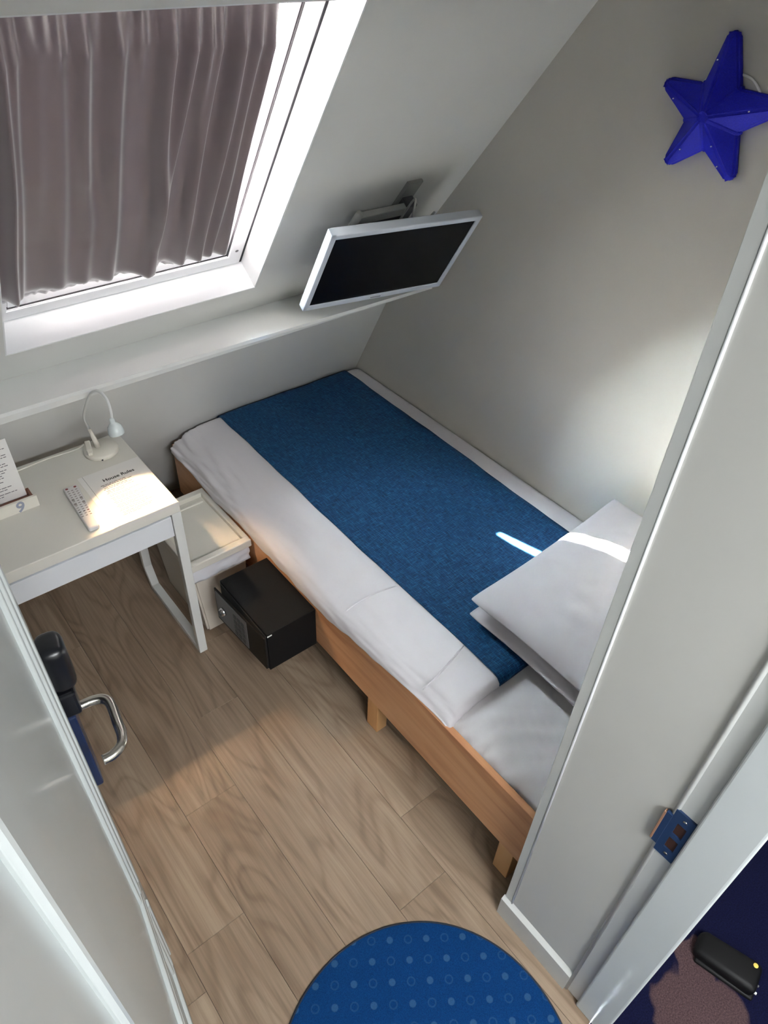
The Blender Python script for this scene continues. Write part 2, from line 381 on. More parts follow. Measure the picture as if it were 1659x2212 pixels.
# corner bead and baseboard on the reveal
cb = bmesh.new(); box(cb, 0.217, 0.26, -1.388, -1.366, 0.0, 2.36, 0.001)
bead = struct('trim_1', cb, MAT['trim'], 'white corner bead of the doorway reveal')
obj('bead_edge', tube(bmesh.new(), [(0.2185, -1.391, 0.1), (0.2185, -1.391, 2.36)], 0.003, 10), MAT['frame'], bead, smooth=True)
bb = bmesh.new(); prism(bb, [(0.2195, -1.362, 0.0), (0.206, -1.362, 0.0), (0.206, -1.362, 0.094), (0.2195, -1.362, 0.104)], (0, -0.252, 0))
struct('baseboard_right', bb, MAT['trim'], 'white baseboard along the doorway reveal')

# door frame: rebate, stop, rounded hall edge on both sides and a head
tf = thing('trim_2', 'white rebated door frame', None, (0.22, -1.68, 0), None, 'structure')
for side in (1, -1):
    x = 0.22 if side == 1 else -0.71
    j = bmesh.new()
    xa, xb = sorted((x - side * .004, x + side * .05)); box(j, xa, xb, -1.662, -1.612, 0, 2.36, 0.004, 3)
    obj('rebate', j, MAT['trim'], tf)
    j = bmesh.new(); xa, xb = sorted((x - side * .016, x + side * .05)); box(j, xa, xb, -1.7505, -1.659, 0, 2.36, 0.006, 3)
    obj('stop', j, MAT['jamb'], tf)
    if side == 1: obj('stop_bead', tube(bmesh.new(), [(0.217, -1.618, 0.0), (0.217, -1.618, 2.36)], 0.005, 10), MAT['trim'], tf, smooth=True)
obj('head', B(-0.71, 0.22, -1.7505, -1.612, 2.33, 2.38, 0.004), MAT['frame'], tf)

# strike plate
sp = thing('strike_plate', 'blue grey steel strike plate set in the white door frame', 'strike plate', (0.216, -1.635, 0.94))
pb = bmesh.new()
# plate with two bolt holes: strips round them
ya, yb, za, zb = -1.658, -1.618, 0.862, 1.016
xs = (0.2112, 0.2158)
for (z0, z1) in ((za, 0.893), (0.931, 0.945), (0.983, zb)): box(pb, *xs, ya, yb, z0, z1)
for (z0, z1) in ((0.893, 0.931), (0.945, 0.983)):
    for (y0, y1) in ((ya, -1.650), (-1.631, yb)): box(pb, *xs, y0, y1, z0, z1)
box(pb, 0.2085, 0.2158, -1.618, -1.6065, 0.885, 0.993)
obj('plate', pb, MAT['plate'], sp)
for z0 in (0.893, 0.945): obj('bolt_hole', B(0.2142, 0.2175, -1.650, -1.631, z0, z0 + .038), MAT['hole'], sp)
obj('lip', B(0.2080, 0.2158, -1.6068, -1.602, 0.888, 0.99, 0.0008), MAT['tan'], sp)
for z in (0.877, 1.000): obj('screw', lathe(bmesh.new(), [(0.0045, 0), (0.0045, 0.001), (0.003, 0.0018)], 14, Matrix.Translation((0.2113, -1.641, z)) @ Matrix.Rotation(-math.pi / 2, 4, 'Y')), MAT['steel'], sp, smooth=True)

# ------------------------------------------------------------------ skylight
win = thing('window_1', 'skylight in the sloping wall', None, (0.1, 0.1, 1.6), None, 'structure')
rv = bmesh.new()
sbox(rv, WR - .004, WR + .03, S0 - .002, S1 + .002, 0.0008, 0.155, skew=(SK, SK))
obj('reveal', rv, MAT['frame'], win)
rv = bmesh.new(); sbox(rv, WL - .03, WL + .004, S0 - .002, S1 + .002, 0.0008, 0.155); obj('reveal', rv, MAT['frame'], win)
rv = bmesh.new(); sbox(rv, WL - .03, WR + .03, S1 - .004, S1 + .03, 0.0008, 0.155, skew=(0, SK)); obj('head', rv, MAT['frame'], win)
rv = bmesh.new(); sbox(rv, WL - .004, WR - .002, S0 - .03, S0 + .004, 0.0008, 0.155); obj('sill', rv, MAT['frame'], win)
def wbar(name, a, b, s0, s1, d0, d1, left=None, mat='frame', bev=0.003):
    o = bmesh.new(); sbox(o, a, b, s0, s1, d0, d1, bev, skew=(0 if left else SK, SK if not left == 'L' else 0)); return obj(name, o, MAT[mat], win)
FR = 0.05
wbar('frame_rail', WL, WR - .012, S0 + .004, S0 + .056, 0.100, 0.16, left='x')
wbar('frame_stile', WR - .064, WR - .012, S0 + .05, S1, 0.100, 0.16)
wbar('frame_stile', WL + .004, WL + .05, S0 + .05, S1, 0.100, 0.16, left='L')
wbar('frame_rail', WL, WR - .012, S1 - .05, S1 - .004, 0.100, 0.16, left='x')
wbar('sash_rail', WL + .052, WR - .067, S0 + .059, S0 + .150, 0.108, 0.15, left='x')
wbar('sash_rail', WL + .052, WR - .067, S1 - .105, S1 - .053, 0.108, 0.15, left='x')
wbar('sash_stile', WR - .104, WR - .067, S0 + .059, S1 - .053, 0.108, 0.15)
wbar('sash_stile', WL + .052, WL + .10, S0 + .059, S1 - .053, 0.108, 0.15, left='L')
wbar('gap_shade', WR - .0125, WR - .003, S0 + .004, S1, 0.103, 0.12, mat='gap_shade', bev=0); wbar('gap_shade', WR - .0672, WR - .0638, S0 + .055, S1 - .05, 0.104, 0.12, mat='gap_shade', bev=0)  # dark strips added in the frame gaps, their colour stands for shade
wbar('gap_shade', WL + .05, WR - .066, S0 + .0555, S0 + .0595, 0.106, 0.12, left='x', mat='gap_shade', bev=0)
g = bmesh.new(); sbox(g, WL + .09, WR - .08, S0 + .10, S1 - .10, 0.128, 0.132, skew=(0, SK)); obj('glass_pane', g, MAT['glass'], win)
for s in (S0 + .085,): obj('screw', lathe(bmesh.new(), [(.006, 0), (.006, .001), (.003, .002)], 12, Matrix.Translation(SP(sx(WR - .038, s), s, 0.1)) @ (-NS).to_track_quat('Z', 'Y').to_matrix().to_4x4()), MAT['grey'], win, smooth=True)

# curtain gathered on two wires over the sash
def curtain_mesh():
    bm = bmesh.new(); nx, ny = 260, 70
    sb, st = 1.642, 2.60
    xl = -0.30
    # soft ridges: place at the top, place at the hem, width, height, from and to along the drop (0 hem, 1 top)
    folds = [(0.10, 0.095, .010, .024, -1, 2), (0.135, 0.118, .012, .017, -1, 2), (0.19, 0.20, .028, .012, .3, 2), (0.265, 0.275, .020, .014, -1, 2),
             (0.335, 0.385, .017, .020, .28, 2), (0.40, 0.36, .020, .012, -1, .5), (0.455, 0.46, .018, .020, -1, 2), (0.56, 0.55, .030, .010, -1, .6),
             (0.615, 0.635, .015, .028, -1, 2), (0.70, 0.615, .013, .022, .2, 2), (0.66, 0.59, .016, .020, -1, .33), (0.785, 0.765, .014, .024, -1, 2),
             (0.865, 0.85, .014, .026, -1, 2), (0.925, 0.90, .012, .020, -1, 2), (0.97, 0.965, .016, .026, -1, 2), (0.52, 0.52, .012, .010, .75, 2), (0.75, 0.74, .010, .014, .6, 2)]
    rows = []
    for j in range(ny + 1):
        v = j / ny; s = sb + (st - sb) * v
        row = []
        xr_ = (0.422 - 0.104 * v)
        for i in range(nx + 1):
            u = i / nx; x = xl + (xr_ - xl) * u
            d = 0.082
            for (pt_, pb_, w, h, v0, v1) in folds:
                w *= 1.7; h *= 1.4
                t_ = v; pc = pb_ + (pt_ - pb_) * t_ + 0.004 * math.sin(v * 7 + pt_ * 40)
                amp = h * max(0, min(1, (v - v0) / .25)) * max(0, min(1, (v1 - v) / .25))
                dx_ = (u - pc) / w
                d -= amp * math.exp(-(dx_ * (0.75 if dx_ < 0 else 1.25)) ** 2)
            d -= 0.022 * (0.5 + 0.5 * noise.noise(Vector((u * 8 + (1 - v) * .5, v * .9, 3.1))))
            # gathers by the wires
            tg = max(0, 1 - (1 - v) / 0.10); bgx = max(0, 1 - v / 0.07)
            hf_ = max(0, 1 - v / 0.085); d += (0.098 - d) * 0.9 * (hf_ * hf_ * (3 - 2 * hf_))
            gq = noise.noise(Vector((u * 42, 0.0, 7.7))) + 0.45 * math.sin(u * 120 + 9 * noise.noise(Vector((u * 7, 2, 1))))
            d -= 0.0075 * gq * tg + 0.006 * gq * bgx
            d += (0.088 - d) * .75 * max(0, (v - .90) / .10)
            ss = s + (0.012 * noise.noise(Vector((u * 26, 5.0, 0))) + 0.006 * noise.noise(Vector((u * 60, 9.0, 0)))) * bgx
            ss -= 0.008 * math.exp(-((u - 0.125) / 0.02) ** 2) * bgx * 1.6
            row.append(SP(x, ss, min(d, 0.104)))
        rows.append(row)
    grid(bm, rows); return bm
cu = obj('curtain', curtain_mesh(), MAT['curtain'], smooth=True)
sol = cu.modifiers.new('thickness', 'SOLIDIFY'); sol.thickness = 0.0012
tag(cu, 'mauve grey gathered curtain covering the skylight', 'curtain')

# ------------------------------------------------------------------ shelf along the slope
sh = bmesh.new()
prism(sh, [(XL, 0.277, 1.08), (XR, 0.225, 1.08), (XR, 0.455, 1.08), (XL, 0.455, 1.08)], (0, 0, -0.012))
box(sh, XL, XR, 0.30, 0.475, 1.0345, 1.070)
t = bmesh.new(); prism(t, [(XL, 0.277, 1.0795), (XR, 0.225, 1.0795), (XR, 0.283, 1.034), (XL, 0.291, 1.034)], (0, 0.03, 0)); merge(sh, t)
s_ = obj('wall_shelf', sh, MAT['gloss']); tag(s_, 'long glossy white shelf board running below the skylight', 'shelf')

# ------------------------------------------------------------------ floor vent
vg = thing('vent_grille', 'dark slatted vent low on the wall between desk and bed', 'vent', (0.2, 0.93, 0))
KM = Matrix.Translation((0, 0.994, 0)) @ Matrix.Rotation(math.atan(0.54), 4, 'X')       # local z runs up the knee wall, -y faces the room
obj('backing', box(bmesh.new(), -.02, 0.66, -.006, -.001, 0.006, 0.235, mat=KM), MAT['dark'], vg)
for k in range(9):
    obj('slat', box(bmesh.new(), -.02, 0.66, -.016, -.006, 0.012 + k * .0245, 0.012 + k * .0245 + .013, .001, 1, KM), MAT['vent'], vg)

# ------------------------------------------------------------------ desk
dk = thing('desk', 'small white desk with one drawer and steel loop legs under the shelf', 'desk', (-0.365, 0.24, 0))
DL = -0.73
obj('tabletop', B(DL, 0.0, 0.0, 0.478, 0.709, 0.75, 0.0025), MAT['desk'], dk)
df = obj('drawer', B(DL + .036, -0.0355, -0.001, 0.017, 0.621, 0.7035, 0.002), MAT['drawer'], dk)
obj('drawer_box', B(DL + .05, -0.05, 0.017, 0.43, 0.63, 0.685), MAT['desk'], df)
obj('back_panel', B(DL + .03, -0.03, 0.455, 0.468, 0.60, 0.709), MAT['desk'], dk)
for xa in (-0.032, DL):
    xb = xa + .032
    lp = bmesh.new()
    # front post, floor bar and back post of one bent flat steel loop
    th = .026
    outer = [(0.0, 0.709), (0.0, 0.0), (0.425, 0.0), (0.476, 0.10), (0.476, 0.709)]
    inner = [(0.450, 0.709), (0.450, 0.105), (0.412, 0.026), (th, 0.026), (th, 0.709)]
    va = [[lp.verts.new((x, y, z)) for (y, z) in outer + inner] for x in (xa, xb)]
    n5 = 5
    for i in range(4):
        for (A, sgn) in ((va[0], 1), (va[1], -1)):
            q = (A[i], A[i + 1], A[9 - i - 1], A[9 - i]); lp.faces.new(q if sgn == 1 else q[::-1])
    for i in range(10):
        lp.faces.new((va[0][i], va[1][i], va[1][(i + 1) % 10], va[0][(i + 1) % 10]))
    bmesh.ops.recalc_face_normals(lp, faces=lp.faces[:])
    bmesh.ops.bevel(lp, geom=lp.edges[:], offset=0.0015, segments=1, affect='EDGES')
    obj('leg_frame', lp, MAT['metalw'], dk)

# ------------------------------------------------------------------ desk lamp
LB = Vector((-0.089, 0.396, 0.75))
la = thing('desk_lamp', 'white gooseneck lamp with round base and small bell head on desk corner', 'lamp', LB)
obj('base', lathe(bmesh.new(), [(0.052, 0), (0.0575, 0.003), (0.0575, 0.014), (0.054, 0.0185), (0.0, 0.0195)], 48, Matrix.Translation(LB)), MAT['lampw'], la, smooth=True)
HEAD = Vector((-0.103, 0.130, 1.005))
neck = spline([LB + Vector((-.008, .012, .018)), (-.108, .405, .85), (-0.128, .345, .935), (-0.128, .275, 1.02), (-0.117, .235, 1.075), (-0.104, .196, 1.098), (-0.096, .165, 1.085), (-.098, .145, 1.055), HEAD + Vector((.0, .008, .022))], 8)
obj('neck', tube(bmesh.new(), neck, 0.0042, 10), MAT['metalw'], la, smooth=True)
obj('neck_collar', tube(bmesh.new(), [LB + Vector((-.006, .010, .018)), LB + Vector((-.010, .0115, .05)), LB + Vector((-.0185, .009, .098))], [0.0095, 0.008, 0.005], 14), MAT['lampw'], la, smooth=True)
LDIR = Vector((0.02, -0.30, -1.0)).normalized()
hx = Matrix.Translation(HEAD) @ (-LDIR).to_track_quat('Z', 'Y').to_matrix().to_4x4()
hd = obj('lamp_head', lathe(bmesh.new(), [(0.0215, -0.024), (0.0235, -0.021), (0.0235, -0.010), (0.0205, 0.004), (0.012, 0.013), (0.008, 0.016), (0.008, 0.026), (0.0055, 0.03), (0.0, 0.031)], 32, hx), MAT['lampb'], la, smooth=True)
obj('lens', lathe(bmesh.new(), [(0.0185, -0.0248), (0.0185, -0.0240)], 24, hx), MAT['lens'], hd, smooth=True)
st = bmesh.new(); box(st, -.009, .009, -.030, .030, 0, .017, 0.003, 2, Matrix.Translation(LB + Vector((-.036, .012, .019))) @ Matrix.Rotation(-.25, 4, 'Z'))
box(st, -.007, .007, -.043, -.026, .002, .013, 0.002, 2, Matrix.Translation(LB + Vector((-.036, .012, .019))) @ Matrix.Rotation(-.25, 4, 'Z'))
obj('cord_switch', st, MAT['lampw'], la)
cord = spline([LB + Vector((-.040, .044, .024)), (-.16, .452, .756), (-.25, .460, .7535), (-.36, .452, .7535), (-.52, .462, .7535), (-.69, .466, .7535)], 6)
obj('cord', tube(bmesh.new(), cord, 0.0026, 8), MAT['lampw'], la, smooth=True)
obj('base_screw', lathe(bmesh.new(), [(.0035, 0), (.003, .001)], 10, Matrix.Translation(LB + Vector((-.02, -.0573, .008))) @ Matrix.Rotation(math.pi / 2, 4, 'X')), MAT['dgrey'], la)
spt = bpy.data.lights.new('lamp_beam', 'SPOT'); spt.energy = 7.0; spt.color = (1.0, 0.66, 0.36); spt.spot_size = math.radians(82); spt.spot_blend = 0.5; spt.shadow_soft_size = 0.005
so = bpy.data.objects.new('lamp_beam', spt); col.objects.link(so); so.location = HEAD + LDIR * 0.027; so.rotation_euler = LDIR.to_track_quat('-Z', 'Y').to_euler()

# ------------------------------------------------------------------ things on the desk
def word_lines(bm, x0, x1, z, lines, size, rnd, th=0.0002):
    """printed lines of word dashes: lines = (y, start, end) in page units"""
    for (y, a, b) in lines:
        x = a
        while x < b - size:
            w = min(rnd.uniform(1.2, 4.2) * size, b - x); box(bm, x, x + w, y - size * .28, y + size * .28, z, z + th); x += w + size * .55
rd = random.Random(3)
pg = thing('rules_sheet', 'sheet headed House Rules lying lit on the desk corner', 'paper', (-0.109, 0.150, 0.7503))
obj('sheet', B(-.105, .105, -.1485, .1485, 0, .0007), MAT['paper'], pg, local=True)
t = text_bm('House Rules', 0.021, 0.0001); t.transform(Matrix.Translation((0.012, 0.083, 0.0009))); obj('heading', t, MAT['ink'], pg, local=True)
wl = bmesh.new(); L = []
yy = 0.066
for i in range(22):
    if i in (2, 4, 7, 9, 12, 14, 17, 19): yy -= 0.004
    L.append((yy, -0.058 + (0.004 if i % 3 else 0), -0.058 + rd.uniform(.06, .118) + (.012 if i < 2 else 0))); yy -= 0.0068
word_lines(wl, 0, 0, .0008, L, 0.0036, rd); obj('printed_text', wl, MAT['inkl'], pg, local=True)
obj('page_margin', B(-.0885, -.0878, -.148, .148, .0007, .00085), MAT['inkl'], pg, local=True)

# remote control
rm = thing('remote_control', 'white television remote control with two red buttons beside the rules sheet', 'remote', (-0.2575, 0.141, 0.7503))
rm.rotation_euler = (0, 0, math.radians(-3.5))
rb = bmesh.new(); box(rb, -.0232, .0232, -.116, .116, 0, .017, .0055, 3)
for v in rb.verts:
    if v.co.y < -.09: v.co.x *= 1 - .42 * ((-.09 - v.co.y) / .026) ** 2
obj('body', rb, MAT['remote'], rm, local=True, smooth=False)
for x in (-.013, .013): obj('power_button', lathe(bmesh.new(), [(.0046, 0), (.0046, .0012), (.003, .0018)], 16, Matrix.Translation((x, .1035, .0158))), MAT['red'], rm, local=True, smooth=True)['label'] = 'round red button'
for k in range(13):
    y = .089 - k * .0118
    xs_ = (-.0125, 0, .0125)
    for x in xs_:
        if k in (4, 6) and x != 0:
            obj('button', B(x - .0045, x + .0045, y - .008, y + .004, .0155, .0175, .001, 1), MAT['btn'], rm, local=True)
        elif k == 10:
            obj('button', B(x - .0035, x + .0035, y - .002, y + .002, .0155, .0175, .0006, 1), MAT['red'] if x > 0 else MAT['ink'], rm, local=True)
        else:
            obj('button', B(x - .0036, x + .0036, y - .0024, y + .0024, .0155, .0172, .0006, 1), MAT['btn'], rm, local=True)
obj('marking_line', B(-.013, .013, -.0815, -.0802, .0155, .0164), MAT['btn'], rm, local=True)

# room number block and card
hb = thing('card_holder', 'white block marked 9 with a brown slot, on the desk left side', 'card holder', (-0.432, 0.262, 0.75))
HW = Matrix.Translation((-0.432, 0.262, 0.75))
b_ = bmesh.new(); box(b_, -.085, .0775, -.022, -.012, 0, .040, .001); box(b_, -.085, .0705, -.012, .048, 0, .012); box(b_, -.085, .0705, .040, .048, .012, .034)
obj('block', b_, MAT['lampw'], hb, local=True)
gr = bmesh.new(); box(gr, -.085, .0705, -.012, -.009, .012, .0395); box(gr, .0635, .0705, -.009, .040, .012, .034); box(gr, -.085, .0635, -.009, .0375, .012, .014); box(gr, -.085, .0635, .0375, .040, .012, .033)
obj('slot', gr, MAT['wn'], hb, local=True)
t = text_bm('9', 0.052, 0.0004, 0.1); t.transform(Matrix.Translation((0.022, -0.0225, 0.0025)) @ Matrix.Rotation(math.pi / 2, 4, 'X')); obj('numeral', t, MAT['nine'], hb, local=True)
cd = thing('info_card', 'tall printed white card standing in the block marked 9', 'card', (-0.432, 0.295, 0.764))
cm = Matrix.Rotation(math.radians(-7), 4, 'X')
t = bmesh.new(); box(t, -.115, .060, -.0006, .0006, 0, .205, mat=cm); obj('card', t, MAT['paper'], cd, local=True)
wl = bmesh.new(); L = []; yy = .176
for i in range(17):
    if i in (2, 4, 7, 11, 13, 15): yy -= .005
    L.append((yy, -.11, rd.uniform(.0, .048))); yy -= .0078
word_lines(wl, 0, 0, 0, L, .0042, rd)
wl.transform(cm @ Matrix.Translation((0, -.0007, 0)) @ Matrix.Rotation(math.pi / 2, 4, 'X')); obj('printed_text', wl, MAT['ink9'], cd, local=True)

# ------------------------------------------------------------------ bin
bn = thing('waste_bin', 'white plastic bin with flat lid between desk and bed', 'bin', (0.145, 0.26, 0))
bd = bmesh.new()
r0 = [(0.045, 0.075), (0.225, 0.075), (0.225, 0.415), (0.045, 0.415)]; r1 = [(0.018, 0.075), (0.252, 0.075), (0.252, 0.425), (0.018, 0.425)]
A = [bd.verts.new((x, y, 0.0)) for x, y in r0]; Bv = [bd.verts.new((x, y, 0.368)) for x, y in r1]
bd.faces.new(A[::-1]); bd.faces.new(Bv)
for i in range(4): bd.faces.new((A[i], A[(i + 1) % 4], Bv[(i + 1) % 4], Bv[i]))
bmesh.ops.bevel(bd, geom=bd.edges[:], offset=.008, segments=2, affect='EDGES'); bmesh.ops.recalc_face_normals(bd, faces=bd.faces[:])
obj('body', bd, MAT['binb'], bn)
ld = bmesh.new(); box(ld, 0.006, 0.265, 0.056, 0.438, 0.362, 0.377, .003)
for q in ((0.006, 0.265, 0.056, 0.084), (0.006, 0.265, 0.408, 0.438), (0.006, 0.028, 0.08, 0.42), (0.243, 0.265, 0.08, 0.42)): box(ld, *q, 0.370, 0.395, .004)
box(ld, 0.060, 0.235, 0.372, 0.388, 0.375, 0.383, .003)
obj('lid', ld, MAT['bin'], bn)
lb = bmesh.new(); rows = []
for j in range(9):
    z = .368 - j * .009; row = []
    for i in range(41):
        u = i / 40; k = .004 + .007 * noise.noise(Vector((u * 14, z * 40, 1))) + j * .0004
        if u < .5: row.append(Vector((0.016 + .238 * u * 2, 0.073 - k, z)))
        else: row.append(Vector((0.2545 + k * .4, 0.073 - k + .33 * (u - .5) * 2, z)))
    rows.append(row)
grid(lb, rows); lo = obj('liner_bag', lb, MAT['bag'], bn, smooth=True)
lo.modifiers.new('thickness', 'SOLIDIFY').thickness = 0.0006

# ------------------------------------------------------------------ safe
sf = thing('safe', 'small black metal safe with grey keypad door bolted to the bed rail', 'safe', (0.17, -0.197, 0.187))
sb_ = bmesh.new(); box(sb_, 0.076, 0.271, -0.355, -0.040, 0.187, 0.372, .002); obj('body', sb_, MAT['black'], sf)
obj('door_recess', B(0.0725, 0.078, -0.348, -0.047, 0.194, 0.362), MAT['dark'], sf)
dm = Matrix.Translation((0.0725, -0.352, 0.187)) @ Matrix.Rotation(math.radians(3.2), 4, 'Z')
sd = obj('door', box(bmesh.new(), -.006, 0.0, 0.004, 0.312, 0.006, 0.166, .0012, 1, dm), MAT['door_black'], sf)
obj('control_panel', box(bmesh.new(), -.0085, -.006, 0.108, 0.304, 0.020, 0.158, .001, 1, dm), MAT['grey'], sd)
obj('knob', lathe(bmesh.new(), [(.017, 0), (.017, .005), (.013, .014), (.0, .015)], 24, dm @ Matrix.Translation((-.0085, .258, .088)) @ Matrix.Rotation(-math.pi / 2, 4, 'Y')), MAT['chrome'], sd, smooth=True)
obj('lock_cover', lathe(bmesh.new(), [(.009, 0), (.009, .0165), (.0, .0168)], 20, dm @ Matrix.Translation((-.0085, .258, .088)) @ Matrix.Rotation(-math.pi / 2, 4, 'Y')), MAT['dgrey'], sd, smooth=True)
for r in range(4):
    for c in range(3):
        obj('key', box(bmesh.new(), -.0105, -.0085, 0.122 + c * .024, 0.122 + c * .024 + .019, 0.032 + r * .028, 0.032 + r * .028 + .021, .001, 1, dm), MAT['dgrey'], sd)
obj('sticker', box(bmesh.new(), 0.0765, 0.094, -.3562, -.3550, 0.362, 0.3675), MAT['white'], sf)['label'] = 'tiny white sticker'

# ------------------------------------------------------------------ bed
bed = thing('bed', 'low beech plywood bed frame with square legs', 'bed', (0.75, -0.3, 0))
obj('side_rail', B(0.272, 0.293, -1.362, 0.70, 0.198, 0.452, .0015), MAT['oak'], bed)
obj('side_rail', B(1.225, 1.245, -1.362, 0.70, 0.198, 0.44), MAT['oak'], bed)
obj('end_rail', B(0.293, 1.225, 0.68, 0.70, 0.198, 0.44), MAT['oak'], bed)
obj('end_rail', B(0.293, 1.225, -1.362, -1.342, 0.198, 0.44), MAT['oak'], bed)
for y in (-1.285, -0.655, 0.04, 0.62):
    obj('leg', B(0.2935, 0.338, y - .028, y + .028, 0, 0.30, .002), MAT['legw'], bed)
    obj('leg', B(1.18, 1.225, y - .028, y + .028, 0, 0.30, .002), MAT['legw'], bed)
for k in range(14):
    obj('slat', B(0.293, 1.225, -1.30 + k * .145, -1.23 + k * .145, 0.275, 0.293), MAT['legw'], bed)

def bed_top(x, y):
    return 0.524 + 0.006 * noise.noise(Vector((x * 3, y * 2.2, 0.3))) - 0.012 * max(0, (x - 1.12) / .12) ** 2

# mattress in a fitted sheet
mt = bmesh.new(); rows = []
NX, NY = 70, 300
for j in range(NY + 1):
    y = 0.66 - j / NY * 2.0; row = []
    prof = [(1.238, .30), (1.238, .40), (1.234, .455), (1.22, .474)] + [(1.20 - .80 * i / 36, .480) for i in range(37)] + [(.375, .478), (.35, .472), (.325, .462), (.308, .448), (.300, .43), (.297, .40), (.297, .30)]
    for (x, z) in prof:
        w = 0.0
        if y < -0.95:
            f = min(1, (-.95 - y) / .08); e = math.exp(-((x - .33) / .15) ** 2)
            for (yc, a, wd, sl) in ((-1.035, .015, .016, .75), (-1.075, .012, .012, .95), (-1.115, .015, .018, .65), (-1.165, .009, .015, .9), (-1.24, .010, .022, .7)):
                w += f * e * a * math.exp(-((y - yc + sl * (x - .33)) / wd) ** 2)
            w += f * .003 * noise.noise(Vector((x * 12 + y * 6, y * 18, 4)))
        row.append(Vector((x - w * .8 * (x < .36), y, z + w)))
    rows.append(row)
V = grid(mt, rows)
mt.faces.new([v for v in V[0]]); mt.faces.new([v for v in V[-1]][::-1])
for j in range(NY):
    pass
bmesh.ops.recalc_face_normals(mt, faces=mt.faces[:])
ms = obj('mattress', mt, MAT['sheet'], smooth=True); tag(ms, 'mattress in a wrinkled white sheet on the beech bed frame', 'mattress')

# duvet
FOOT, NEAR = 0.706, -1.002
def edge_z(y):          # where the hem of the hanging side sits
    k = 0.412 + 0.016 * noise.noise(Vector((y * 4.5, 1, 0))) + .008 * noise.noise(Vector((y * 17, 3, 0)))
    if y < -.45: k += min(1, (-.45 - y) / .5) * .046
    if y > .35: k += min(1, (y - .35) / .3) * .012
    return k
def dprofile(y, inset=0.0):
    """cross-section of the duvet from the wall to the hanging hem"""
    ez = edge_z(y); x0 = 0.256 if y > -.5 else 0.256 + min(1, (-.5 - y) / .4) * .020
    P = [(1.2435, .478), (1.242, .497), (1.232, .512)]
    P += [(1.215 - .745 * i / 40, None) for i in range(41)]
    P += [(.43, .523), (.39, .520), (.352, .514), (.318, .503), (x0 + .030, .490), (x0 + .012, .475), (x0 + .003, .460), (x0 - .001, .5 * (.458 + max(ez, .43))), (x0 + .001, ez + .004), (x0 + .006, ez)]
    out = []
    for (x, z) in P:
        zz = bed_top(x, y) if z is None else z
        out.append(Vector((x, 0, zz)))
    k = next(i for i, p in enumerate(out) if p.x < .5 and i > 5)
    return [(p.x, p.z) for p in out[:k] + spline(out[k:], 4)]
dv = bmesh.new(); rows = []
ystations = [(NEAR - .004, -.046, .0), (NEAR - .012, -.036, 0), (NEAR - .012, -.022, 0), (NEAR - .006, -.010, 0), (NEAR + .006, -.003, 0)]
ystations += [(NEAR + .02 + i / 200 * (FOOT - .075 - NEAR), 0, 0) for i in range(201)]
for k in range(1, 9):
    a = k / 8 * math.pi / 2; ystations.append((FOOT - .055 + .055 * math.sin(a), -.075 * (1 - math.cos(a)), .085 * (1 - math.cos(a))))
ystations.append((FOOT, -.12, .09))
for (y, dz, inset) in ystations:
    row = []
    arc = 0.0; lastp = None
    for (x, z) in dprofile(y):
        if lastp and x < .5: arc += math.hypot(x - lastp[0], z - lastp[1])
        lastp = (x, z)
        xx = x
        if inset and x < .5: xx = x + inset * (.5 - x) / .24
        hang = max(0, min(1, (.44 - x) / .15))
        w = .0035 * noise.noise(Vector((x * 9, y * 5, 2))) * (1 - hang) if x < 1.2 else 0
        # soft creases on the hanging side, denser near the foot corner
        cr = 0
        if hang > 0:
            d_ = .45 + 2.2 * max(0, min(1, (y - .0) / .45)) + .35 * max(0, min(1, (-.5 - y) / .4))
            cr = hang * d_ * (.0075 * noise.noise(Vector((y * 6 + arc * 6, arc * 34 + y * 3, 6))) + .0042 * noise.noise(Vector((y * 8 + arc * 20, arc * 75 - y * 6, 9))))
        zz = z + dz + w + cr * .7
        if z < .46 and dz < -.02: zz = max(zz, .40 + (z - .40) * .6)
        row.append(Vector((xx - cr * .6 * (hang > .5), y, zz)))
    rows.append(row)
grid(dv, rows); bmesh.ops.recalc_face_normals(dv, faces=dv.faces[:])
du = obj('duvet', dv, MAT['duvet'], smooth=True); tag(du, 'white cotton duvet spread over the bed under the blue runner', 'duvet')
# two stitched seams across the near side
for (y0, k) in ((-0.545, 1), (-0.86, -1)):
    pts = []
    for i in range(14):
        x = .47 - i * .0145; y = y0 + k * .03 * math.sin(i / 13 * 1.6)
        z = bed_top(x, y) if x > .43 else (.522 - (.43 - x) ** 1.7 * .62)
        pts.append((x, y, z + .0035))
    obj('seam', tube(bmesh.new(), pts, .0024, 8), MAT['duvet'], du, smooth=True)

# runner
rn = bmesh.new(); rows = []
ry = [(FOOT + .004 - .0, -.062)] + [(FOOT - .052 + .056 * math.sin(a), -.075 * (1 - math.cos(a))) for a in [k / 8 * math.pi / 2 for k in range(6, 0, -1)]]
ry += [(FOOT - .055 - i / 90 * (FOOT - .055 + 0.985), 0) for i in range(91)] + [(-1.004, -.006), (-1.0165, -.022), (-1.0175, -.034)]
for (y, dz) in ry:
    f = (FOOT - y) / (FOOT + .98); xl_ = .488 - .017 * f + .003 * noise.noise(Vector((y * 8, 0, 0))); xr_ = 1.158 - .032 * f + .004 * noise.noise(Vector((y * 8, 5, 0)))
    row = []
    for i in range(41):
        u = i / 40; x = xr_ + (xl_ - xr_) * u
        row.append(Vector((x, y, bed_top(x, y) + dz + .0055 + .0035 * noise.noise(Vector((x * 9, y * 5, 2))) + .0015 * noise.noise(Vector((x * 7, y * 3, 8))))))
    rows.append(row)
grid(rn, rows); bmesh.ops.recalc_face_normals(rn, faces=rn.faces[:])
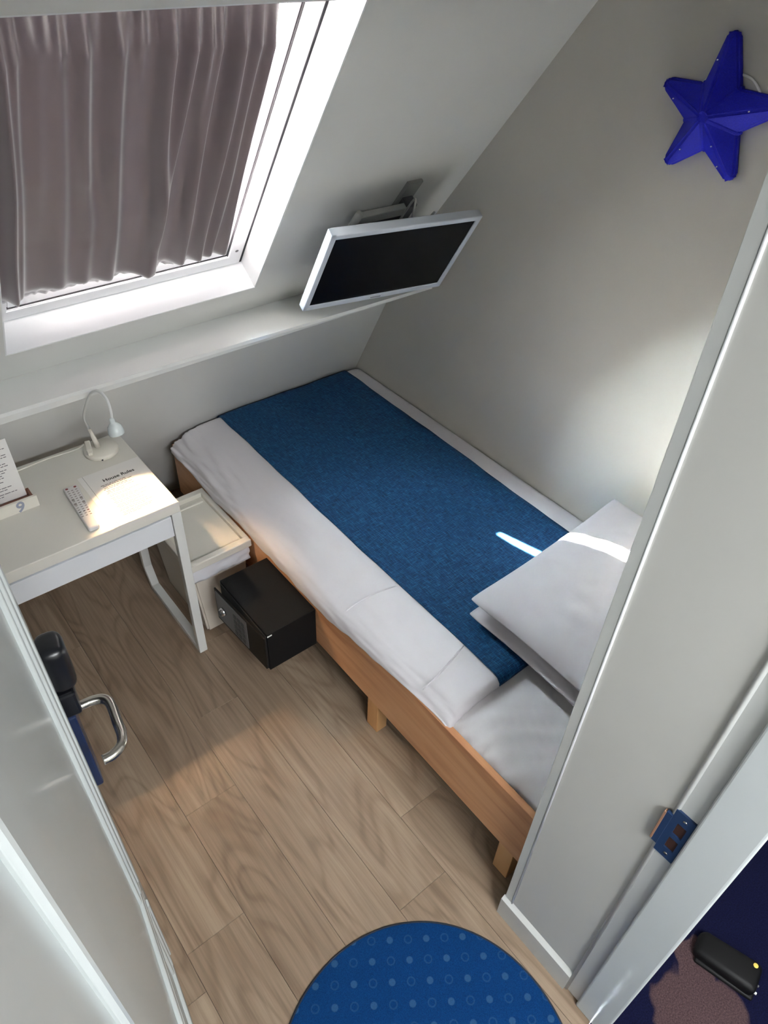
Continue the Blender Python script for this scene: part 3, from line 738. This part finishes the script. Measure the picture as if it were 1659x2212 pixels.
ru = obj('bed_runner', rn, MAT['runner'], smooth=True); tag(ru, 'wide dark teal blue woven runner laid lengthwise on the white duvet', 'bed runner')
ru.modifiers.new('thickness', 'SOLIDIFY').thickness = 0.002

# pillows
def pillow(hw, hl, h, mat, under=.55):
    """cushion with pointed corners, centred, resting on z = 0 before placing"""
    bm = bmesh.new(); N = 44; top, bot = [], []
    for j in range(N + 1):
        v = -1 + 2 * j / N; r1, r2 = [], []
        for i in range(N + 1):
            u = -1 + 2 * i / N
            k = (abs(u) * abs(v)) ** 9; x = hw * u * (1 - .045 * (1 - abs(v) ** 2.5) * abs(u) ** 3 - .022 * k); y = hl * v * (1 - .045 * (1 - abs(u) ** 2.5) * abs(v) ** 3 - .022 * k)
            e = max(0.0, (1 - abs(u) ** 2.6)) ** .6 * max(0.0, (1 - abs(v) ** 2.6)) ** .6
            wr = .010 * noise.noise(Vector((u * 2.6, v * 2.9, hw))) + .005 * noise.noise(Vector((u * 8, v * 7, 2)))
            z = h * e
            r1.append(Vector((x, y, z + wr * e + .003))); r2.append(Vector((x, y, -z * under - .003)))
        top.append(r1); bot.append(r2)
    a = grid(bm, top); b = grid(bm, [r[::-1] for r in bot])
    bmesh.ops.remove_doubles(bm, verts=bm.verts[:], dist=0.0002)
    # close the hem
    ed = [e for e in bm.edges if e.is_boundary]; bmesh.ops.bridge_loops(bm, edges=ed)
    bmesh.ops.recalc_face_normals(bm, faces=bm.faces[:]); bm.transform(mat); return bm
pl = obj('pillow', pillow(.345, .288, .064, Matrix.Translation((0.888, -1.080, 0.574)) @ Matrix.Rotation(math.radians(-3.5), 4, 'Y') @ Matrix.Rotation(math.radians(2), 4, 'X')), MAT['pillow'], smooth=True)
tag(pl, 'lower white pillow of the pair lying on the blue runner', 'pillow', 'pillows at the bed head')
pu = obj('pillow', pillow(.345, .290, .078, Matrix.Translation((0.880, -1.085, 0.662)) @ Matrix.Rotation(math.radians(-5), 4, 'Y') @ Matrix.Rotation(math.radians(1), 4, 'X'), .16), MAT['pillow'], smooth=True)
tag(pu, 'upper white pillow with a bright sun patch, stacked on another pillow', 'pillow', 'pillows at the bed head')

# ------------------------------------------------------------------ television on its swivel bracket
TR = Matrix(((0.99297, 0.117911, -0.010327), (-0.107034, 0.857258, -0.503639), (-0.050532, 0.501204, 0.863852))).to_4x4()
TM = Matrix.Translation((0.855, 0.009, 1.328)) @ TR
tv = thing('television', 'flat white framed television with black screen hung from the sloping wall', 'television'); tv.matrix_world = TM
W2, H2 = .28, .175
fb = bmesh.new()
bz = .0195
for q in ((-W2, W2, H2 - bz, H2), (-W2, W2, -H2, -H2 + bz + .004), (-W2, -W2 + bz, -H2, H2), (W2 - bz, W2, -H2, H2)): box(fb, q[0], q[1], 0, .03, q[2], q[3], .003)
obj('bezel', fb, MAT['tvw'], tv, local=True)
obj('screen', B(-W2 + .017, W2 - .017, .0035, .010, -H2 + .020, H2 - .017), MAT['screen'], tv, local=True)
obj('back_cover', B(-W2 + .012, W2 - .012, .010, .045, -H2 + .012, H2 - .012, .010), MAT['tvw'], tv, local=True)
lg = bmesh.new()
for i in range(7): box(lg, -.020 + i * .006, -.0162 + i * .006, -.0006, .001, -H2 + .0085, -H2 + .0125)
obj('badge', lg, MAT['dgrey'], tv, local=True)
obj('standby_light', B(-W2 + .012, -W2 + .022, -.0006, .001, -H2 + .010, -H2 + .0135), MAT['white'], tv, local=True)

br = thing('tv_bracket', 'grey steel swivel arm bracket fixing the television to the slope', 'bracket', SP(0.995, 1.89, 0))
pt = bmesh.new()
sbox(pt, 0.965, 1.030, 1.79, 1.965, -0.012, 0.0, .002)
obj('wall_plate', pt, MAT['bracket'], br)
pt = bmesh.new(); sbox(pt, 0.975, 1.02, 1.80, 1.90, -0.05, -0.012, .003); obj('hinge_block', pt, MAT['bracketd'], br)
def arm(name, a, b, w, h, mat):
    a, b = Vector(a), Vector(b); x = (b - a).normalized(); y = NS.copy(); y = (y - x * y.dot(x)).normalized(); z = x.cross(y)
    m = Matrix((x, y, z)).transposed().to_4x4(); m.translation = a
    return obj(name, box(bmesh.new(), 0, (b - a).length, -w / 2, w / 2, -h / 2, h / 2, .003, 2, m), MAT[mat], br)
E1 = SP(0.752, 1.893, -0.058)
arm('upper_arm', SP(1.005, 1.868, -0.036), E1 + TS * .022, .022, .040, 'bracket')
arm('lower_arm', SP(1.005, 1.815, -0.036), E1 - TS * .026, .020, .030, 'bracketd')
obj('elbow_pin', tube(bmesh.new(), [E1 - TS * .062, E1 + TS * .050], .0125, 14), MAT['bracket'], br, smooth=True)
TB = TM @ Vector((.01, .064, .075))
arm('tv_arm', E1 - TS * .034, TB, .020, .034, 'bracketd')
vm = bmesh.new(); box(vm, -.06, .06, .046, .056, -.06, .06, .002, 2, TM); box(vm, -.045, .01, .056, .074, -.02, .05, .002, 2, TM); obj('mount_plate', vm, MAT['bracketd'], br)
cb_ = spline([TM @ Vector((.045, .046, .105)), TM @ Vector((.05, .085, .19)), SP(0.93, 1.84, -0.085), SP(0.985, 1.84, -0.075), SP(1.01, 1.77, -0.10), TM @ Vector((.13, .060, .150))], 8)
cbm = tube(bmesh.new(), cb_, .0035, 8); cbm.transform(TM.inverted()); obj('cable', cbm, MAT['bracket'], tv, local=True, smooth=True)

# ------------------------------------------------------------------ star lamp on the right wall
SC = Vector((XR, -0.735, 1.868))
stl = thing('star_lamp', 'dark blue five pointed star lamp on the right wall', 'star lamp', SC)
tips = [(0.012, .172), (0.155, .045), (0.094, -.130), (-0.092, -.128), (-0.168, .050)]   # (toward the window = +y, up)
sbm = bmesh.new()
out = []
for k in range(5):
    a = Vector(tips[k]); b = Vector(tips[(k + 1) % 5]); n1 = a.normalized(); tan = Vector((-n1.y, n1.x))
    for q in (-.0145, -.006, .006, .0145): out.append((a * (.965 if abs(q) > .01 else 1.0) - tan * q, 'tip', k))
    inn = (a.normalized() + b.normalized()).normalized() * .078
    out.append((inn, 'in', k))
# order the loop by going round tip by tip
def P3(p, d): return Vector((SC.x - d, SC.y + p.x, SC.z + p.y))
n_ = len(out)
b0 = [sbm.verts.new(P3(p, .002)) for p, _, _ in out]
b1 = [sbm.verts.new(P3(p, .024)) for p, _, _ in out]
ctr = sbm.verts.new(P3(Vector((0, 0)), .078)); cb0 = sbm.verts.new(P3(Vector((0, 0)), .002))
ridge = [sbm.verts.new(P3(Vector(t) * .93, .032)) for t in tips]
for i in range(n_):
    j = (i + 1) % n_
    sbm.faces.new((b0[i], b0[j], b1[j], b1[i])); sbm.faces.new((b0[j], b0[i], cb0))
    k = out[i][2]
    if out[i][1] == 'tip' and out[j][1] == 'tip': sbm.faces.new((b1[i], b1[j], ridge[k]))
    elif out[i][1] == 'tip': sbm.faces.new((b1[i], b1[j], ctr, ridge[k]))
    else: sbm.faces.new((b1[i], b1[j], ridge[out[j][2]], ctr))
bmesh.ops.recalc_face_normals(sbm, faces=sbm.faces[:])
bmesh.ops.bevel(sbm, geom=[e for e in sbm.edges if len(e.link_faces) == 2 and e.calc_face_angle(0) > .12 and cb0 not in e.verts], offset=.005, segments=3, affect='EDGES')
so_ = obj('star_shade', sbm, MAT['star'], stl, smooth=False)
for (y, z, d) in ((.018, .115, .0455), (-.036, -.058, .0545), (.104, .02, .047), (-.06, -.10, .043), (.05, -.085, .044), (-.10, .03, .052)):
    obj('pin_hole', lathe(bmesh.new(), [(.0016, 0), (.0016, .003)], 8, Matrix.Translation((SC.x - d, SC.y + y, SC.z + z)) @ Matrix.Rotation(-math.pi / 2, 4, 'Y')), MAT['white'], so_)
obj('cord', tube(bmesh.new(), spline([SC + Vector((-.012, .07, .045)), SC + Vector((-.006, .03, .085)), SC + Vector((-.006, -.045, .088)), SC + Vector((-.007, -.085, .066)), SC + Vector((-.010, -.11, .03))], 8), .003, 8), MAT['white'], stl, smooth=True)['label'] = 'white cord'

# ------------------------------------------------------------------ door leaf, open into the room
HX, HY = -0.703, -1.615
ang = math.atan2(0.880, 0.122)          # direction from hinge to lock edge
DM = Matrix.Translation((HX, HY, 0)) @ Matrix.Rotation(ang, 4, 'Z')      # local x along the leaf, local -y is the hall face
dr = thing('door_1', 'white panelled door standing open', None, (HX, HY, 0), None, 'structure'); dr.rotation_euler = (0, 0, ang)
LW = 0.905
obj('leaf', B(0, LW, 0.0, .04, 0.008, 2.325, .002), MAT['door'], dr, local=True)
def mould(x0, x1, proud, z0, z1, bev=.003):
    return obj('moulding', B(x0, x1, -proud, 0.003, z0, z1, bev), MAT['door'], dr, local=True)
for (z0, z1) in ((0.56, 2.24), (0.10, 0.43)):
    mould(0.135, 0.205, .010, z0, z1, .006); mould(0.207, 0.216, .006, z0, z1, .002)
    mould(0.655, 0.672, .007, z0, z1); mould(0.676, 0.700, .011, z0, z1); mould(0.703, 0.722, .014, z0, z1); mould(0.725, 0.748, .010, z0, z1)
    mould(0.135, 0.748, .009, z1, z1 + .05, .004); mould(0.135, 0.748, .009, z0 - .05, z0, .004)
lk = obj('lock_plate', B(0.795, 0.865, -.022, 0.0, 0.84, 1.085, .005), MAT['lockb'], dr, local=True)
obj('lock_body', B(0.795, 0.865, -.036, 0.0, 1.085, 1.15, .006), MAT['lockk'], dr, local=True)
kb = bmesh.new(); box(kb, 0.797, 0.863, -.047, 0.0, 1.15, 1.262, .018, 4); obj('lock_reader', kb, MAT['lockk'], dr, local=True, smooth=True)
hp = spline([(0.842, -.020, 1.05), (0.842, -.035, 1.05), (0.842, -.058, 1.05), (0.835, -.076, 1.05), (0.815, -.084, 1.05), (0.77, -.084, 1.05), (0.74, -.084, 1.05), (0.720, -.077, 1.05), (0.708, -.058, 1.05), (0.706, -.040, 1.05)], 5)
hn = obj('handle', tube(bmesh.new(), hp, .0098, 18), MAT['steel'], dr, local=True, smooth=True)
obj('handle_collar', lathe(bmesh.new(), [(.0125, 0), (.0125, .006), (.010, .007)], 20, Matrix.Translation((0.842, -.022, 1.05)) @ Matrix.Rotation(math.pi / 2, 4, 'X')), MAT['chrome'], hn, local=True, smooth=True)

# ------------------------------------------------------------------ rug
rg = bmesh.new(); RC = Vector((-0.225, -1.55, 0)); rr = .386
ro = thing('door_mat', 'round blue mat with faint pale dots and rings inside the doorway', 'mat', RC)
obj('pile', lathe(rg, [(rr - .004, .0005), (rr - .004, .006), (rr - .007, .0085), (0, .0085)], 96), MAT['rug'], ro, local=True)
obj('edge_binding', lathe(bmesh.new(), [(rr - .006, .0004), (rr, .001), (rr, .005), (rr - .003, .0075), (rr - .006, .0072)], 96), MAT['rugedge'], ro, local=True, smooth=True)

# ------------------------------------------------------------------ black device on the hall carpet
dv_ = thing('floor_device', 'small rounded black plastic device with yellow spot on the blue hall carpet', 'device', (0.612, -1.855, 0)); dv_.rotation_euler = (0, 0, math.radians(14))
b_ = bmesh.new(); box(b_, -.044, .044, -.088, .082, 0.0, .05, .018, 4)
for v in b_.verts:
    if v.co.y > .02: v.co.x *= 1 - .22 * ((v.co.y - .02) / .062) ** 2; v.co.z *= 1 - .25 * ((v.co.y - .02) / .062) ** 2
obj('body', b_, MAT['rubber'], dv_, local=True, smooth=True)
b_ = bmesh.new(); box(b_, -.048, .048, -.091, .070, 0.0, .014, .006, 3); obj('rim', b_, MAT['rubber'], dv_, local=True, smooth=True)
obj('yellow_spot', lathe(bmesh.new(), [(.0065, 0), (.0065, .002), (.003, .003)], 14, Matrix.Translation((.026, -.066, .0495))), MAT['yellow'], dv_, local=True)['label'] = 'yellow spot'
obj('tab', B(-.030, -.024, -.094, -.080, .016, .022, .001), MAT['white'], dv_, local=True); obj('tab', B(-.008, -.003, -.094, -.082, .016, .022, .001), MAT['grey'], dv_, local=True)
